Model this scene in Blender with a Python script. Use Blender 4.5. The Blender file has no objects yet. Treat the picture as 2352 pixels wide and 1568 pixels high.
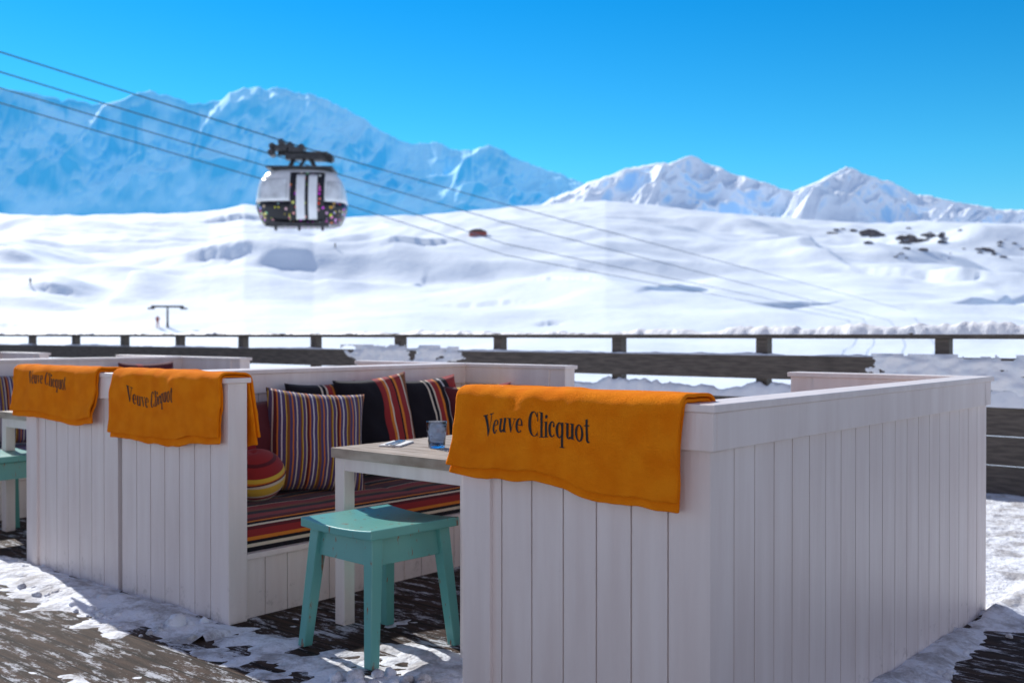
import bpy, bmesh, math, random
import numpy as np
from mathutils import Vector, Matrix
random.seed(4)
sc=bpy.context.scene
sc.view_settings.view_transform='Standard'
sc.view_settings.look='None'
COL=sc.collection
F=2400.0; HC=1.25; VH=768.0
A=Vector((.6473,.7622,0)); B=Vector((-.7622,.6473,0))
C0=Vector((.5358,2.82,0))
ROT=math.atan2(-.6473,.7622)
def LW(x,y,z=0):            # booth frame (x along row, y away) -> world
    return Vector((C0.x-B.x*x+A.x*y, C0.y-B.y*x+A.y*y, z))
# ------------------------------------------------------------ noise
def _h(ix,iy,seed):
    n=(ix*374761393+iy*668265263+int(seed)*1274126177)&0x7fffffff
    n=((n^(n>>13))*1274126177)&0x7fffffff
    return ((n^(n>>16))&0xffff)/65535.0
def vn(x,y,seed=0):
    x=np.asarray(x,float);y=np.asarray(y,float)
    ix=np.floor(x).astype(np.int64);iy=np.floor(y).astype(np.int64)
    fx=x-ix;fy=y-iy
    fx=fx*fx*fx*(fx*(fx*6-15)+10);fy=fy*fy*fy*(fy*(fy*6-15)+10)
    a=_h(ix,iy,seed);b=_h(ix+1,iy,seed);c=_h(ix,iy+1,seed);d=_h(ix+1,iy+1,seed)
    return (a*(1-fx)+b*fx)*(1-fy)+(c*(1-fx)+d*fx)*fy
def fbm(x,y,seed=0,o=4,g=.5):
    s=0;a=1;t=0
    for i in range(o):
        s=s+a*(vn(x,y,seed+i)*2-1);t+=a;a*=g;x,y=(x*1.62-y*1.22)+7.1,(x*1.22+y*1.62)+3.7
    return s/t
def ridged(x,y,seed=0,o=4,g=.5):
    s=0;a=1;t=0
    for i in range(o):
        s=s+a*(1-np.abs(vn(x,y,seed+i)*2-1)*1.6);t+=a;a*=g;x=x*2.03+7.1;y=y*2.03+3.7
    return s/t
def sstep(a,b,x):
    t=np.clip((x-a)/(b-a),0,1);return t*t*(3-2*t)
# ------------------------------------------------------------ materials
def mat(name):
    m=bpy.data.materials.new(name);m.use_nodes=True
    n=m.node_tree;return m,n,n.nodes['Principled BSDF']
def N(nt,t,**k):
    n=nt.nodes.new(t)
    for a,b in k.items():setattr(n,a,b)
    return n
def noise_col(name,c1,c2,scale=5,rough=.6,r2=None,bump=0,bscale=None,detail=4,spec=.5,stretch=None,sheen=0,lo=.35,hi=.65,grime=None):
    m,nt,p=mat(name)
    tc=N(nt,'ShaderNodeTexCoord');src=tc.outputs['Object']
    if stretch:
        mp=N(nt,'ShaderNodeMapping');mp.inputs['Scale'].default_value=stretch
        nt.links.new(src,mp.inputs[0]);src=mp.outputs[0]
    no=N(nt,'ShaderNodeTexNoise');no.inputs['Scale'].default_value=scale;no.inputs['Detail'].default_value=detail
    nt.links.new(src,no.inputs['Vector'])
    cr=N(nt,'ShaderNodeValToRGB');cr.color_ramp.elements[0].position=lo;cr.color_ramp.elements[1].position=hi
    cr.color_ramp.elements[0].color=(*c1,1);cr.color_ramp.elements[1].color=(*c2,1)
    nt.links.new(no.outputs['Fac'],cr.inputs[0]);col=cr.outputs[0]
    if grime:
        g1=N(nt,'ShaderNodeTexNoise');g1.inputs['Scale'].default_value=16;g1.inputs['Detail'].default_value=10;g1.inputs['Roughness'].default_value=.75
        nt.links.new(tc.outputs['Object'],g1.inputs['Vector'])
        sz=N(nt,'ShaderNodeSeparateXYZ');nt.links.new(tc.outputs['Object'],sz.inputs[0])
        mz=N(nt,'ShaderNodeMapRange');nt.links.new(sz.outputs['Z'],mz.inputs[0]);mz.inputs['From Min'].default_value=0;mz.inputs['From Max'].default_value=.22;mz.inputs['To Min'].default_value=.17;mz.inputs['To Max'].default_value=0
        ad=N(nt,'ShaderNodeMath',operation='ADD');nt.links.new(g1.outputs['Fac'],ad.inputs[0]);nt.links.new(mz.outputs[0],ad.inputs[1])
        gr_=N(nt,'ShaderNodeMapRange');nt.links.new(ad.outputs[0],gr_.inputs[0]);gr_.inputs['From Min'].default_value=.66;gr_.inputs['From Max'].default_value=.78;gr_.inputs['To Max'].default_value=.5
        mg=N(nt,'ShaderNodeMix',data_type='RGBA');nt.links.new(gr_.outputs[0],mg.inputs['Factor']);nt.links.new(col,mg.inputs['A']);mg.inputs['B'].default_value=(*grime,1);col=mg.outputs['Result']
    nt.links.new(col,p.inputs['Base Color'])
    p.inputs['Roughness'].default_value=rough
    p.inputs['Specular IOR Level'].default_value=spec
    if sheen:
        p.inputs['Sheen Weight'].default_value=sheen;p.inputs['Sheen Roughness'].default_value=.5
        p.inputs['Sheen Tint'].default_value=(*c2,1)
    if bump:
        n2=N(nt,'ShaderNodeTexNoise');n2.inputs['Scale'].default_value=bscale or scale*6;n2.inputs['Detail'].default_value=4
        nt.links.new(src,n2.inputs['Vector'])
        bp=N(nt,'ShaderNodeBump');bp.inputs['Strength'].default_value=bump;bp.inputs['Distance'].default_value=.01
        nt.links.new(n2.outputs['Fac'],bp.inputs['Height']);nt.links.new(bp.outputs[0],p.inputs['Normal'])
    return m
M_white=noise_col('white_painted_wood',(.77,.67,.625),(.87,.785,.74),2.5,.42,bump=.25,bscale=9,stretch=(6,6,.6),lo=.25,hi=.7,grime=(.42,.36,.32))
M_towel=noise_col('orange_fleece',(.90,.215,.004),(.99,.28,.008),14,.95,bump=.6,bscale=260,spec=.08,sheen=.2)
M_ink=noise_col('black_print',(.012,.01,.01),(.02,.017,.015),20,.8)
M_rail=noise_col('weathered_rail_wood',(.075,.062,.052),(.14,.115,.095),6,.75,bump=.3,stretch=(1,8,8))
M_snowrail=noise_col('rail_snow',(.82,.85,.9),(.93,.94,.96),8,.6,bump=.5,bscale=30)
M_dark=noise_col('dark_metal',(.02,.022,.026),(.06,.06,.065),6,.4)
M_cable=noise_col('steel_cable',(.03,.07,.12),(.05,.09,.14),6,.5)
M_steel=noise_col('cutlery_steel',(.5,.5,.52),(.6,.6,.62),6,.25);M_steel.node_tree.nodes['Principled BSDF'].inputs['Metallic'].default_value=1
M_napkin=noise_col('paper_napkin',(.78,.77,.75),(.85,.84,.82),30,.9)
M_red=noise_col('red_paint',(.25,.06,.05),(.4,.1,.08),4,.5)
M_rock=noise_col('dark_rock',(.06,.055,.06),(.16,.15,.16),.3,.9)
M_gwhite=noise_col('cabin_white',(.74,.76,.78),(.86,.87,.88),1.5,.3)
M_gwin=noise_col('cabin_window',(.5,.52,.54),(.74,.77,.8),2.2,.15)
def worn_turq():
    m,nt,p=mat('turquoise_worn_paint')
    tc=N(nt,'ShaderNodeTexCoord')
    n1=N(nt,'ShaderNodeTexNoise');n1.inputs['Scale'].default_value=9;n1.inputs['Detail'].default_value=8;n1.inputs['Roughness'].default_value=.7
    mp=N(nt,'ShaderNodeMapping');mp.inputs['Scale'].default_value=(3,3,.8)
    nt.links.new(tc.outputs['Object'],mp.inputs[0]);nt.links.new(mp.outputs[0],n1.inputs['Vector'])
    cr=N(nt,'ShaderNodeValToRGB');e=cr.color_ramp.elements
    e[0].position=.60;e[0].color=(0,0,0,1);e[1].position=.63;e[1].color=(1,1,1,1)
    nt.links.new(n1.outputs['Fac'],cr.inputs[0])
    n2=N(nt,'ShaderNodeTexNoise');n2.inputs['Scale'].default_value=4
    nt.links.new(tc.outputs['Object'],n2.inputs['Vector'])
    c2=N(nt,'ShaderNodeValToRGB');c2.color_ramp.elements[0].color=(.09,.33,.30,1);c2.color_ramp.elements[1].color=(.16,.46,.41,1)
    nt.links.new(n2.outputs['Fac'],c2.inputs[0])
    mx=N(nt,'ShaderNodeMix',data_type='RGBA');nt.links.new(cr.outputs[0],mx.inputs['Factor'])
    nt.links.new(c2.outputs[0],mx.inputs['A']);mx.inputs['B'].default_value=(.22,.12,.07,1)
    nt.links.new(mx.outputs['Result'],p.inputs['Base Color']);p.inputs['Roughness'].default_value=.32
    bp=N(nt,'ShaderNodeBump');bp.inputs['Strength'].default_value=.25;bp.inputs['Distance'].default_value=.004
    nt.links.new(n1.outputs['Fac'],bp.inputs['Height']);nt.links.new(bp.outputs[0],p.inputs['Normal'])
    return m
M_turq=worn_turq()
def stripes(name,expr,stops,scale,rough=.9,off=0.0,wob=.0):
    m,nt,p=mat(name)
    tc=N(nt,'ShaderNodeTexCoord')
    dp=N(nt,'ShaderNodeVectorMath',operation='DOT_PRODUCT')
    nt.links.new(tc.outputs['Object'],dp.inputs[0]);dp.inputs[1].default_value=expr
    ma=N(nt,'ShaderNodeMath',operation='MULTIPLY_ADD');nt.links.new(dp.outputs['Value'],ma.inputs[0])
    ma.inputs[1].default_value=scale;ma.inputs[2].default_value=off
    fr=N(nt,'ShaderNodeMath',operation='FRACT');nt.links.new(ma.outputs[0],fr.inputs[0])
    cr=N(nt,'ShaderNodeValToRGB');cr.color_ramp.interpolation='CONSTANT'
    el=cr.color_ramp.elements
    el[0].position=0;el[0].color=(*stops[0][1],1);el[1].position=stops[1][0];el[1].color=(*stops[1][1],1)
    for s,c in stops[2:]:
        e=el.new(s);e.color=(*c,1)
    nt.links.new(fr.outputs[0],cr.inputs[0]);nt.links.new(cr.outputs[0],p.inputs['Base Color'])
    p.inputs['Roughness'].default_value=rough;p.inputs['Specular IOR Level'].default_value=.15
    p.inputs['Sheen Weight'].default_value=.15
    no=N(nt,'ShaderNodeTexNoise');no.inputs['Scale'].default_value=300
    nt.links.new(tc.outputs['Object'],no.inputs['Vector'])
    bp=N(nt,'ShaderNodeBump');bp.inputs['Strength'].default_value=.4;bp.inputs['Distance'].default_value=.003
    nt.links.new(no.outputs['Fac'],bp.inputs['Height']);nt.links.new(bp.outputs[0],p.inputs['Normal'])
    return m
BK=(.012,.01,.014);RD=(.32,.03,.03);MR=(.12,.02,.025);OR=(.72,.22,.03);CR=(.72,.62,.48);PU=(.10,.07,.16);YE=(.75,.5,.06);BR=(.25,.09,.03);BL=(.05,.09,.25);WH=(.75,.7,.68)
S_seat=[(0,BK),(.10,MR),(.2,RD),(.235,CR),(.245,BK),(.30,OR),(.315,MR),(.40,BK),(.43,CR),(.44,RD),(.52,BR),(.55,BK),(.60,RD),(.66,MR),(.70,OR),(.71,BK),(.725,CR),(.735,MR),(.76,RD),(.79,OR),(.805,BK),(.82,CR),(.83,BK)]
M_seat=stripes('striped_seat_cloth',(1,0,-1),S_seat,.97,off=.03)
M_seatb=stripes('blue_striped_seat_cloth',(1,0,-1),[(0,BL),(.1,CR),(.14,BL),(.3,RD),(.36,BL),(.5,OR),(.53,BL),(.7,CR),(.73,BK),(.85,BL)],1.5)
S_p1=[(0,PU),(.08,OR),(.12,PU),(.2,CR),(.24,PU),(.33,BR),(.38,YE),(.41,PU),(.5,CR),(.53,MR),(.62,OR),(.66,PU),(.74,WH),(.78,PU),(.88,YE),(.91,BR)]
M_p1=stripes('fine_striped_cloth',(1,0,0),S_p1,6.2)
M_p2=stripes('black_red_striped_cloth',(1,0,0),[(0,BK),(.46,RD),(.53,OR),(.56,CR),(.575,RD),(.65,BK),(.67,OR),(.70,RD),(.78,CR),(.80,BR),(.86,RD),(.9,BK)],1.75,off=.45)
M_p3=stripes('black_white_striped_cloth',(1,0,0),[(0,BK),(.40,CR),(.42,BK),(.46,CR),(.48,RD),(.54,OR),(.57,BK),(.62,WH),(.64,BK),(.70,RD),(.9,MR)],1.75,off=.45)
M_p4=stripes('yellow_red_striped_cloth',(1,0,0),[(0,YE),(.3,CR),(.4,YE),(.6,RD),(.8,MR)],2.2,off=.3)
M_p5=stripes('dark_red_cloth',(1,0,0),[(0,MR),(.8,RD),(.9,MR)],2.0)
M_ball=stripes('round_striped_cloth',(0.12,0,1),[(0,CR),(.2,RD),(.26,CR),(.30,YE),(.46,CR),(.52,OR),(.56,YE),(.63,RD),(.8,MR),(.84,RD)],3.6,off=.47)
M_table=noise_col('weathered_table_top',(.20,.135,.09),(.52,.44,.36),4,.62,bump=.3,bscale=12,stretch=(1.2,9,2),lo=.3,hi=.68,spec=.3)
def glass():
    m,nt,p=mat('smoky_blue_glass');p.inputs['Base Color'].default_value=(.45,.55,.72,1)
    p.inputs['Roughness'].default_value=.04;p.inputs['Transmission Weight'].default_value=1;p.inputs['IOR'].default_value=1.45
    no=N(nt,'ShaderNodeTexVoronoi');no.inputs['Scale'].default_value=45
    tc=N(nt,'ShaderNodeTexCoord');nt.links.new(tc.outputs['Object'],no.inputs['Vector'])
    bp=N(nt,'ShaderNodeBump');bp.inputs['Strength'].default_value=.5;bp.inputs['Distance'].default_value=.006
    nt.links.new(no.outputs['Distance'],bp.inputs['Height']);nt.links.new(bp.outputs[0],p.inputs['Normal']);return m
M_glass=glass()
def graffiti():
    m,nt,p=mat('graffiti_shell')
    tc=N(nt,'ShaderNodeTexCoord');v=N(nt,'ShaderNodeTexVoronoi');v.inputs['Scale'].default_value=7
    nt.links.new(tc.outputs['Object'],v.inputs['Vector'])
    lt=N(nt,'ShaderNodeMath',operation='LESS_THAN');nt.links.new(v.outputs['Distance'],lt.inputs[0]);lt.inputs[1].default_value=.40
    sp=N(nt,'ShaderNodeSeparateColor');nt.links.new(v.outputs['Color'],sp.inputs[0])
    gt=N(nt,'ShaderNodeMath',operation='GREATER_THAN');nt.links.new(sp.outputs[0],gt.inputs[0]);gt.inputs[1].default_value=.45
    mu=N(nt,'ShaderNodeMath',operation='MULTIPLY');nt.links.new(lt.outputs[0],mu.inputs[0]);nt.links.new(gt.outputs[0],mu.inputs[1])
    hs=N(nt,'ShaderNodeHueSaturation');hs.inputs['Saturation'].default_value=1.2;hs.inputs['Value'].default_value=.9
    nt.links.new(v.outputs['Color'],hs.inputs['Color'])
    mx=N(nt,'ShaderNodeMix',data_type='RGBA');nt.links.new(mu.outputs[0],mx.inputs['Factor'])
    mx.inputs['A'].default_value=(.012,.012,.016,1);nt.links.new(hs.outputs[0],mx.inputs['B'])
    nt.links.new(mx.outputs['Result'],p.inputs['Base Color']);p.inputs['Roughness'].default_value=.35;return m
M_graf=graffiti()
def snow(name,c=(.9,.91,.93),rock=None,haze_glow=None,glow_col=(.1,.42,.8),bscale=.25,bdist=.5,slope=(.62,.75),bstr=.6,dirt=None):
    m,nt,p=mat(name)
    p.inputs['Roughness'].default_value=.75;p.inputs['Specular IOR Level'].default_value=.2
    tc=N(nt,'ShaderNodeTexCoord');no=N(nt,'ShaderNodeTexNoise');no.inputs['Scale'].default_value=bscale;no.inputs['Detail'].default_value=6
    nt.links.new(tc.outputs['Object'],no.inputs['Vector'])
    bp=N(nt,'ShaderNodeBump');bp.inputs['Strength'].default_value=bstr;bp.inputs['Distance'].default_value=bdist
    nt.links.new(no.outputs['Fac'],bp.inputs['Height']);nt.links.new(bp.outputs[0],p.inputs['Normal'])
    p.inputs['Base Color'].default_value=(*c,1)
    if rock:  # colour for steep faces; on the mountains it carries the blue haze tint
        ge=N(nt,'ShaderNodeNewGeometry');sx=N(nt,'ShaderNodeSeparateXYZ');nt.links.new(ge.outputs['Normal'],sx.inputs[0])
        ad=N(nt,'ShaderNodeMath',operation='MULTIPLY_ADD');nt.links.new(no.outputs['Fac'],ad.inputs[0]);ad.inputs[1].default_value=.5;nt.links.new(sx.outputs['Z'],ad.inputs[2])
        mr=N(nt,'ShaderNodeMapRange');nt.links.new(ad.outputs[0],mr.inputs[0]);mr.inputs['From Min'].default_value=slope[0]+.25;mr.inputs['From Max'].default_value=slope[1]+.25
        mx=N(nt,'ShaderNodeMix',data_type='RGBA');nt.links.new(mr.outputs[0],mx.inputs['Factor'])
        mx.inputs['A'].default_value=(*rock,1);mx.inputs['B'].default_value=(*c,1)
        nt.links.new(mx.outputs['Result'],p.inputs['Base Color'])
    if dirt:
        n3=N(nt,'ShaderNodeTexNoise');n3.inputs['Scale'].default_value=5;n3.inputs['Detail'].default_value=9;n3.inputs['Roughness'].default_value=.75
        nt.links.new(tc.outputs['Object'],n3.inputs['Vector'])
        cr=N(nt,'ShaderNodeValToRGB');cr.color_ramp.elements[0].position=.46;cr.color_ramp.elements[1].position=.6
        cr.color_ramp.elements[0].color=(*c,1);cr.color_ramp.elements[1].color=(*dirt,1)
        nt.links.new(n3.outputs['Fac'],cr.inputs[0]);nt.links.new(cr.outputs[0],p.inputs['Base Color'])
    if haze_glow:  # self-glow standing in for distance haze, no scattering in the air
        p.inputs['Emission Color'].default_value=(*glow_col,1);p.inputs['Emission Strength'].default_value=haze_glow
    return m
M_field=snow('snowfield',c=(.86,.92,.97),bscale=.08,bdist=2.0,bstr=.4,haze_glow=.10,glow_col=(.0,.38,1))  # blue self-glow imitates haze and turns the snow shadows bluer
M_mL=snow('haze_tinted_mountain',c=(.46,.74,.93),rock=(.08,.34,.58),haze_glow=.42,glow_col=(.02,.42,.88),bscale=.008,bdist=14,slope=(.45,.75))  # haze painted in: blue snow and rock colours plus blue self-glow
M_mR=snow('snowy_peak',c=(.92,.94,.96),rock=(.45,.66,.88),haze_glow=.17,glow_col=(.0,.40,1),bscale=.02,bdist=6,slope=(.3,.5))  # steep faces tinted blue; blue self-glow imitates haze
M_decksnow=snow('trodden_snow',bscale=24,bdist=.02,bstr=.9,dirt=(.42,.41,.42),c=(.83,.86,.92))
def deckmat():
    m,nt,p=mat('wet_deck_planks')
    tc=N(nt,'ShaderNodeTexCoord');sx=N(nt,'ShaderNodeSeparateXYZ');nt.links.new(tc.outputs['Object'],sx.inputs[0])
    d=N(nt,'ShaderNodeMath',operation='MULTIPLY');nt.links.new(sx.outputs['Y'],d.inputs[0]);d.inputs[1].default_value=1/.115
    fr=N(nt,'ShaderNodeMath',operation='FRACT');nt.links.new(d.outputs[0],fr.inputs[0])
    gp=N(nt,'ShaderNodeMath',operation='GREATER_THAN');nt.links.new(fr.outputs[0],gp.inputs[0]);gp.inputs[1].default_value=.07
    mp=N(nt,'ShaderNodeMapping');mp.inputs['Scale'].default_value=(1.5,14,1);nt.links.new(tc.outputs['Object'],mp.inputs[0])
    n1=N(nt,'ShaderNodeTexNoise');n1.inputs['Scale'].default_value=2.2;n1.inputs['Detail'].default_value=6;nt.links.new(mp.outputs[0],n1.inputs['Vector'])
    c1=N(nt,'ShaderNodeValToRGB');c1.color_ramp.elements[0].position=.3;c1.color_ramp.elements[1].position=.72
    c1.color_ramp.elements[0].color=(.010,.007,.006,1);c1.color_ramp.elements[1].color=(.09,.055,.04,1)
    nt.links.new(n1.outputs['Fac'],c1.inputs[0])
    n2=N(nt,'ShaderNodeTexNoise');n2.inputs['Scale'].default_value=4.2;n2.inputs['Detail'].default_value=12;n2.inputs['Roughness'].default_value=.8
    mp2=N(nt,'ShaderNodeMapping');mp2.inputs['Scale'].default_value=(1,3.2,1);nt.links.new(tc.outputs['Object'],mp2.inputs[0]);nt.links.new(mp2.outputs[0],n2.inputs['Vector'])
    c2=N(nt,'ShaderNodeValToRGB');c2.color_ramp.elements[0].position=.525;c2.color_ramp.elements[1].position=.58
    nt.links.new(n2.outputs['Fac'],c2.inputs[0])
    mx=N(nt,'ShaderNodeMix',data_type='RGBA');nt.links.new(c2.outputs[0],mx.inputs['Factor']);nt.links.new(c1.outputs[0],mx.inputs['A']);mx.inputs['B'].default_value=(.56,.58,.63,1)
    mg=N(nt,'ShaderNodeMix',data_type='RGBA');nt.links.new(gp.outputs[0],mg.inputs['Factor']);mg.inputs['A'].default_value=(.012,.01,.01,1);nt.links.new(mx.outputs['Result'],mg.inputs['B'])
    nt.links.new(mg.outputs['Result'],p.inputs['Base Color'])
    p.inputs['Roughness'].default_value=.85;p.inputs['Specular IOR Level'].default_value=.06
    ad=N(nt,'ShaderNodeMath',operation='MULTIPLY_ADD');nt.links.new(gp.outputs[0],ad.inputs[0]);ad.inputs[1].default_value=1.2;nt.links.new(n2.outputs['Fac'],ad.inputs[2])
    bp=N(nt,'ShaderNodeBump');bp.inputs['Strength'].default_value=.8;bp.inputs['Distance'].default_value=.012
    nt.links.new(ad.outputs[0],bp.inputs['Height']);nt.links.new(bp.outputs[0],p.inputs['Normal'])
    p.inputs['Coat Roughness'].default_value=.3;p.inputs['Coat Weight'].default_value=.12
    nt.links.new(bp.outputs[0],p.inputs['Coat Normal'])
    return m
M_deck=deckmat()
# ------------------------------------------------------------ mesh helpers
class MB:
    def __init__(s):s.v=[];s.f=[];s.m=[]
    def add(s,vs,fs,mi=0):
        o=len(s.v);s.v+=[tuple(v) for v in vs];s.f+=[tuple(i+o for i in f) for f in fs];s.m+=[mi]*len(fs)
    def box(s,x0,x1,y0,y1,z0,z1,mi=0):
        if x0>x1:x0,x1=x1,x0
        if y0>y1:y0,y1=y1,y0
        s.add([(x0,y0,z0),(x1,y0,z0),(x1,y1,z0),(x0,y1,z0),(x0,y0,z1),(x1,y0,z1),(x1,y1,z1),(x0,y1,z1)],
              [(0,3,2,1),(4,5,6,7),(0,1,5,4),(1,2,6,5),(2,3,7,6),(3,0,4,7)],mi)
    def hexa(s,bot,top,mi=0):
        s.add(list(bot)+list(top),[(0,3,2,1),(4,5,6,7),(0,1,5,4),(1,2,6,5),(2,3,7,6),(3,0,4,7)],mi)
    def prism(s,poly,z0,z1,mi=0):
        n=len(poly)
        s.add([(x,y,z0) for x,y in poly]+[(x,y,z1) for x,y in poly],
              [tuple(range(n))[::-1],tuple(range(n,2*n))]+[(i,(i+1)%n,n+(i+1)%n,n+i) for i in range(n)],mi)
    def cyl(s,p0,p1,r0,r1=None,n=12,mi=0):
        r1=r0 if r1 is None else r1
        p0=Vector(p0);p1=Vector(p1);d=(p1-p0).normalized()
        a=d.orthogonal().normalized();b=d.cross(a)
        vs=[];
        for p,r in((p0,r0),(p1,r1)):
            for i in range(n):
                t=2*math.pi*i/n;vs.append(p+a*r*math.cos(t)+b*r*math.sin(t))
        s.add(vs,[tuple(range(n))[::-1],tuple(range(n,2*n))]+[(i,(i+1)%n,n+(i+1)%n,n+i) for i in range(n)],mi)
    def lathe(s,prof,n=32,mi=0,c=(0,0,0)):
        vs=[(c[0]+r*math.cos(2*math.pi*i/n),c[1]+r*math.sin(2*math.pi*i/n),c[2]+z) for r,z in prof for i in range(n)]
        fs=[(k*n+i,k*n+(i+1)%n,(k+1)*n+(i+1)%n,(k+1)*n+i) for k in range(len(prof)-1) for i in range(n)]
        s.add(vs,fs,mi)
    def mirror(s):
        s.v=[(-x,y,z) for x,y,z in s.v];s.f=[f[::-1] for f in s.f];return s
    def obj(s,name,mats,parent=None,bevel=0,smooth=False,loc=None,rot=None,fixn=True):
        me=bpy.data.meshes.new(name);me.from_pydata(s.v,[],s.f)
        if not isinstance(mats,(list,tuple)):mats=[mats]
        for m in mats:me.materials.append(m)
        me.polygons.foreach_set('material_index',s.m)
        if fixn:
            bm=bmesh.new();bm.from_mesh(me);bmesh.ops.recalc_face_normals(bm,faces=bm.faces);bm.to_mesh(me);bm.free()
        if smooth:me.polygons.foreach_set('use_smooth',[True]*len(me.polygons))
        o=bpy.data.objects.new(name,me);COL.objects.link(o)
        if parent:o.parent=parent
        if loc is not None:o.location=loc
        if rot is not None:o.rotation_euler=rot
        if bevel:
            b=o.modifiers.new('b','BEVEL');b.width=bevel;b.segments=2;b.limit_method='ANGLE';b.angle_limit=math.radians(40)
        return o
def empty(name,loc,rotz=0,label=None,cat=None,group=None):
    o=bpy.data.objects.new(name,None);o.empty_display_size=.2;COL.objects.link(o);o.location=loc;o.rotation_euler=(0,0,rotz)
    tag(o,label,cat,group);return o
def tag(o,label=None,cat=None,group=None,kind=None):
    if label:o['label']=label
    if cat:o['category']=cat
    if group:o['group']=group
    if kind:o['kind']=kind
    return o
def copy_thing(root,loc,rot=None,label=None):
    n=root.copy();COL.objects.link(n);n.location=loc
    if rot is not None:n.rotation_euler=rot
    if label:n['label']=label
    for c in [o for o in bpy.data.objects if o.parent==root]:
        k=c.copy();COL.objects.link(k);k.parent=n
        for g in [o for o in bpy.data.objects if o.parent==c]:
            kk=g.copy();COL.objects.link(kk);kk.parent=k
    return n
def grid_obj(name,V,nu,nv,m,closed=False,smooth=True):
    me=bpy.data.meshes.new(name)
    i=np.arange(nv-1)[:,None]*nu+np.arange(nu-1)[None,:]
    f=np.stack([i,i+1,i+1+nu,i+nu],-1).reshape(-1,4)
    if closed:
        j=np.arange(nv-1)*nu
        g=np.stack([j+nu-1,j,j+nu,j+2*nu-1],-1);f=np.concatenate([f,g])
    me.vertices.add(len(V));me.vertices.foreach_set('co',V.astype(np.float32).ravel())
    me.loops.add(f.size);me.loops.foreach_set('vertex_index',f.astype(np.int32).ravel())
    me.polygons.add(len(f));me.polygons.foreach_set('loop_start',np.arange(len(f),dtype=np.int32)*4)
    me.polygons.foreach_set('use_smooth',np.ones(len(f),bool))
    me.update(calc_edges=True);me.validate()
    me.materials.append(m)
    o=bpy.data.objects.new(name,me);COL.objects.link(o);return o
# ------------------------------------------------------------ terrain
cu=[-3000,-400,0,300,480,560,620,720,850,1000,1150,1300,1390,1480,1600,1720,1850,2000,2150,2352,2800,5000]
cv=[480,480,488,492,486,474,480,502,500,492,480,466,458,468,482,492,500,506,510,516,530,560]
SCARPS=[]
def zfield(X,Y):
    X=np.asarray(X,float);Y=np.asarray(Y,float)
    dx=X-C0.x;dy=Y-C0.y
    s=dx*A.x+dy*A.y
    Yp=np.maximum(Y,20)
    u=np.clip(1176+X/Yp*F,-3000,5000)
    vc=np.interp(u,cu,cv)
    YC=900.
    Zc=HC+(VH-vc)/F*YC
    near=-.45-3.6*sstep(6.4,45,s)
    t=np.clip((Y-70)/(YC-70),0,1)
    z=near+(Zc+4)*t**1.2
    z=z-np.maximum(Y-YC,0)*.10
    z=np.maximum(z,np.where(Y>YC,40,-50))
    am=sstep(45,350,Y)*(1-.8*sstep(560,860,Y))
    wx=X+30*fbm(X/150,Y/150,5,2)
    z=z+am*(9*fbm(wx/130,Y/80,11,4,.42)+ 12*(ridged(wx/180+.3*Y/180,Y/100,21,3,.45)-.45))
    z=z+sstep(30,90,Y)*.8*fbm(X/18,Y/18,31,2)+sstep(150,400,Y)*2.2*fbm(wx/34,Y/26,37,3)
    # wind lips: snow drops off on the camera side of a curved line, then fills back in
    for (a,b,H,wd,rec,wob) in SCARPS:
        d=b-a;L=math.hypot(d[0],d[1]);tx,ty=d[0]/L,d[1]/L
        rx=X-a[0];ry=Y-a[1];al=(rx*tx+ry*ty)/L
        dist=(rx*ty-ry*tx)
        sd=int(abs(a[0]))%97
        dist=dist+wob*fbm(al*2.2+a[0],al*0,sd,4)
        en=sstep(-.05,.35,al)*(1-sstep(.6,1.05,al))*(.7+.8*np.clip(fbm(al*3.1+a[1],al*0+.3,sd+9,3)+.3,0,1))
        z=z-H*en*sstep(0,wd,dist)*(1-sstep(wd,wd+rec,dist))+.35*H*en*np.exp(-((dist+wd*1.2)/(wd*3))**2)
    return z
def hit(u,v,y0=70,y1=895):
    ys=np.linspace(y0,y1,3000);zr=HC+(VH-v)/F*ys;zt=zfield((u-1176)/F*ys,ys)
    k=np.where(zt>=zr)[0];y=ys[k[0]] if len(k) else y1
    x=(u-1176)/F*y;return Vector((x,y,float(zfield(x,y))))
_sc=[]
for (u0,v0,u1,v1,hp) in ((200,712,460,625,26),(420,588,620,558,18),(570,594,720,574,13),(-120,618,60,568,28),(440,506,660,508,18),(740,646,1000,600,11),
        (1460,676,1660,662,11),(1670,518,1950,622,24),(1900,608,2400,670,26),(2080,694,2440,648,22),(1220,745,1310,738,8),(860,566,1080,548,9),(-80,742,70,750,16),(1200,642,1440,654,9),(1000,700,1250,690,7),(60,660,200,655,10),(1700,700,1950,690,10)):
    a=hit(u0,v0);b=hit(u1,v1)
    if b.x<a.x:a,b=b,a
    H=hp*(a.y+b.y)/2/F
    _sc.append((np.array([a.x,a.y]),np.array([b.x,b.y]),H,H*.7,H*6,H*2.6))
SCARPS=_sc
phi=np.concatenate([np.linspace(-180,-33,50,endpoint=False),np.linspace(-33,33,620,endpoint=False),np.linspace(33,180,50,endpoint=False)])*math.pi/180
rr=np.concatenate([[.01,4,8,12,16],np.geomspace(20,1000,560),np.geomspace(1030,9000,25)])
PH,RR=np.meshgrid(phi,rr)
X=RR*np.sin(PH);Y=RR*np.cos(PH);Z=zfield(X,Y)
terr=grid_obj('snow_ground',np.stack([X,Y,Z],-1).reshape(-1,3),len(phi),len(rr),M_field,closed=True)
tag(terr,'rolling snow-covered ski slopes rising towards the peaks',kind='structure')
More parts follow.
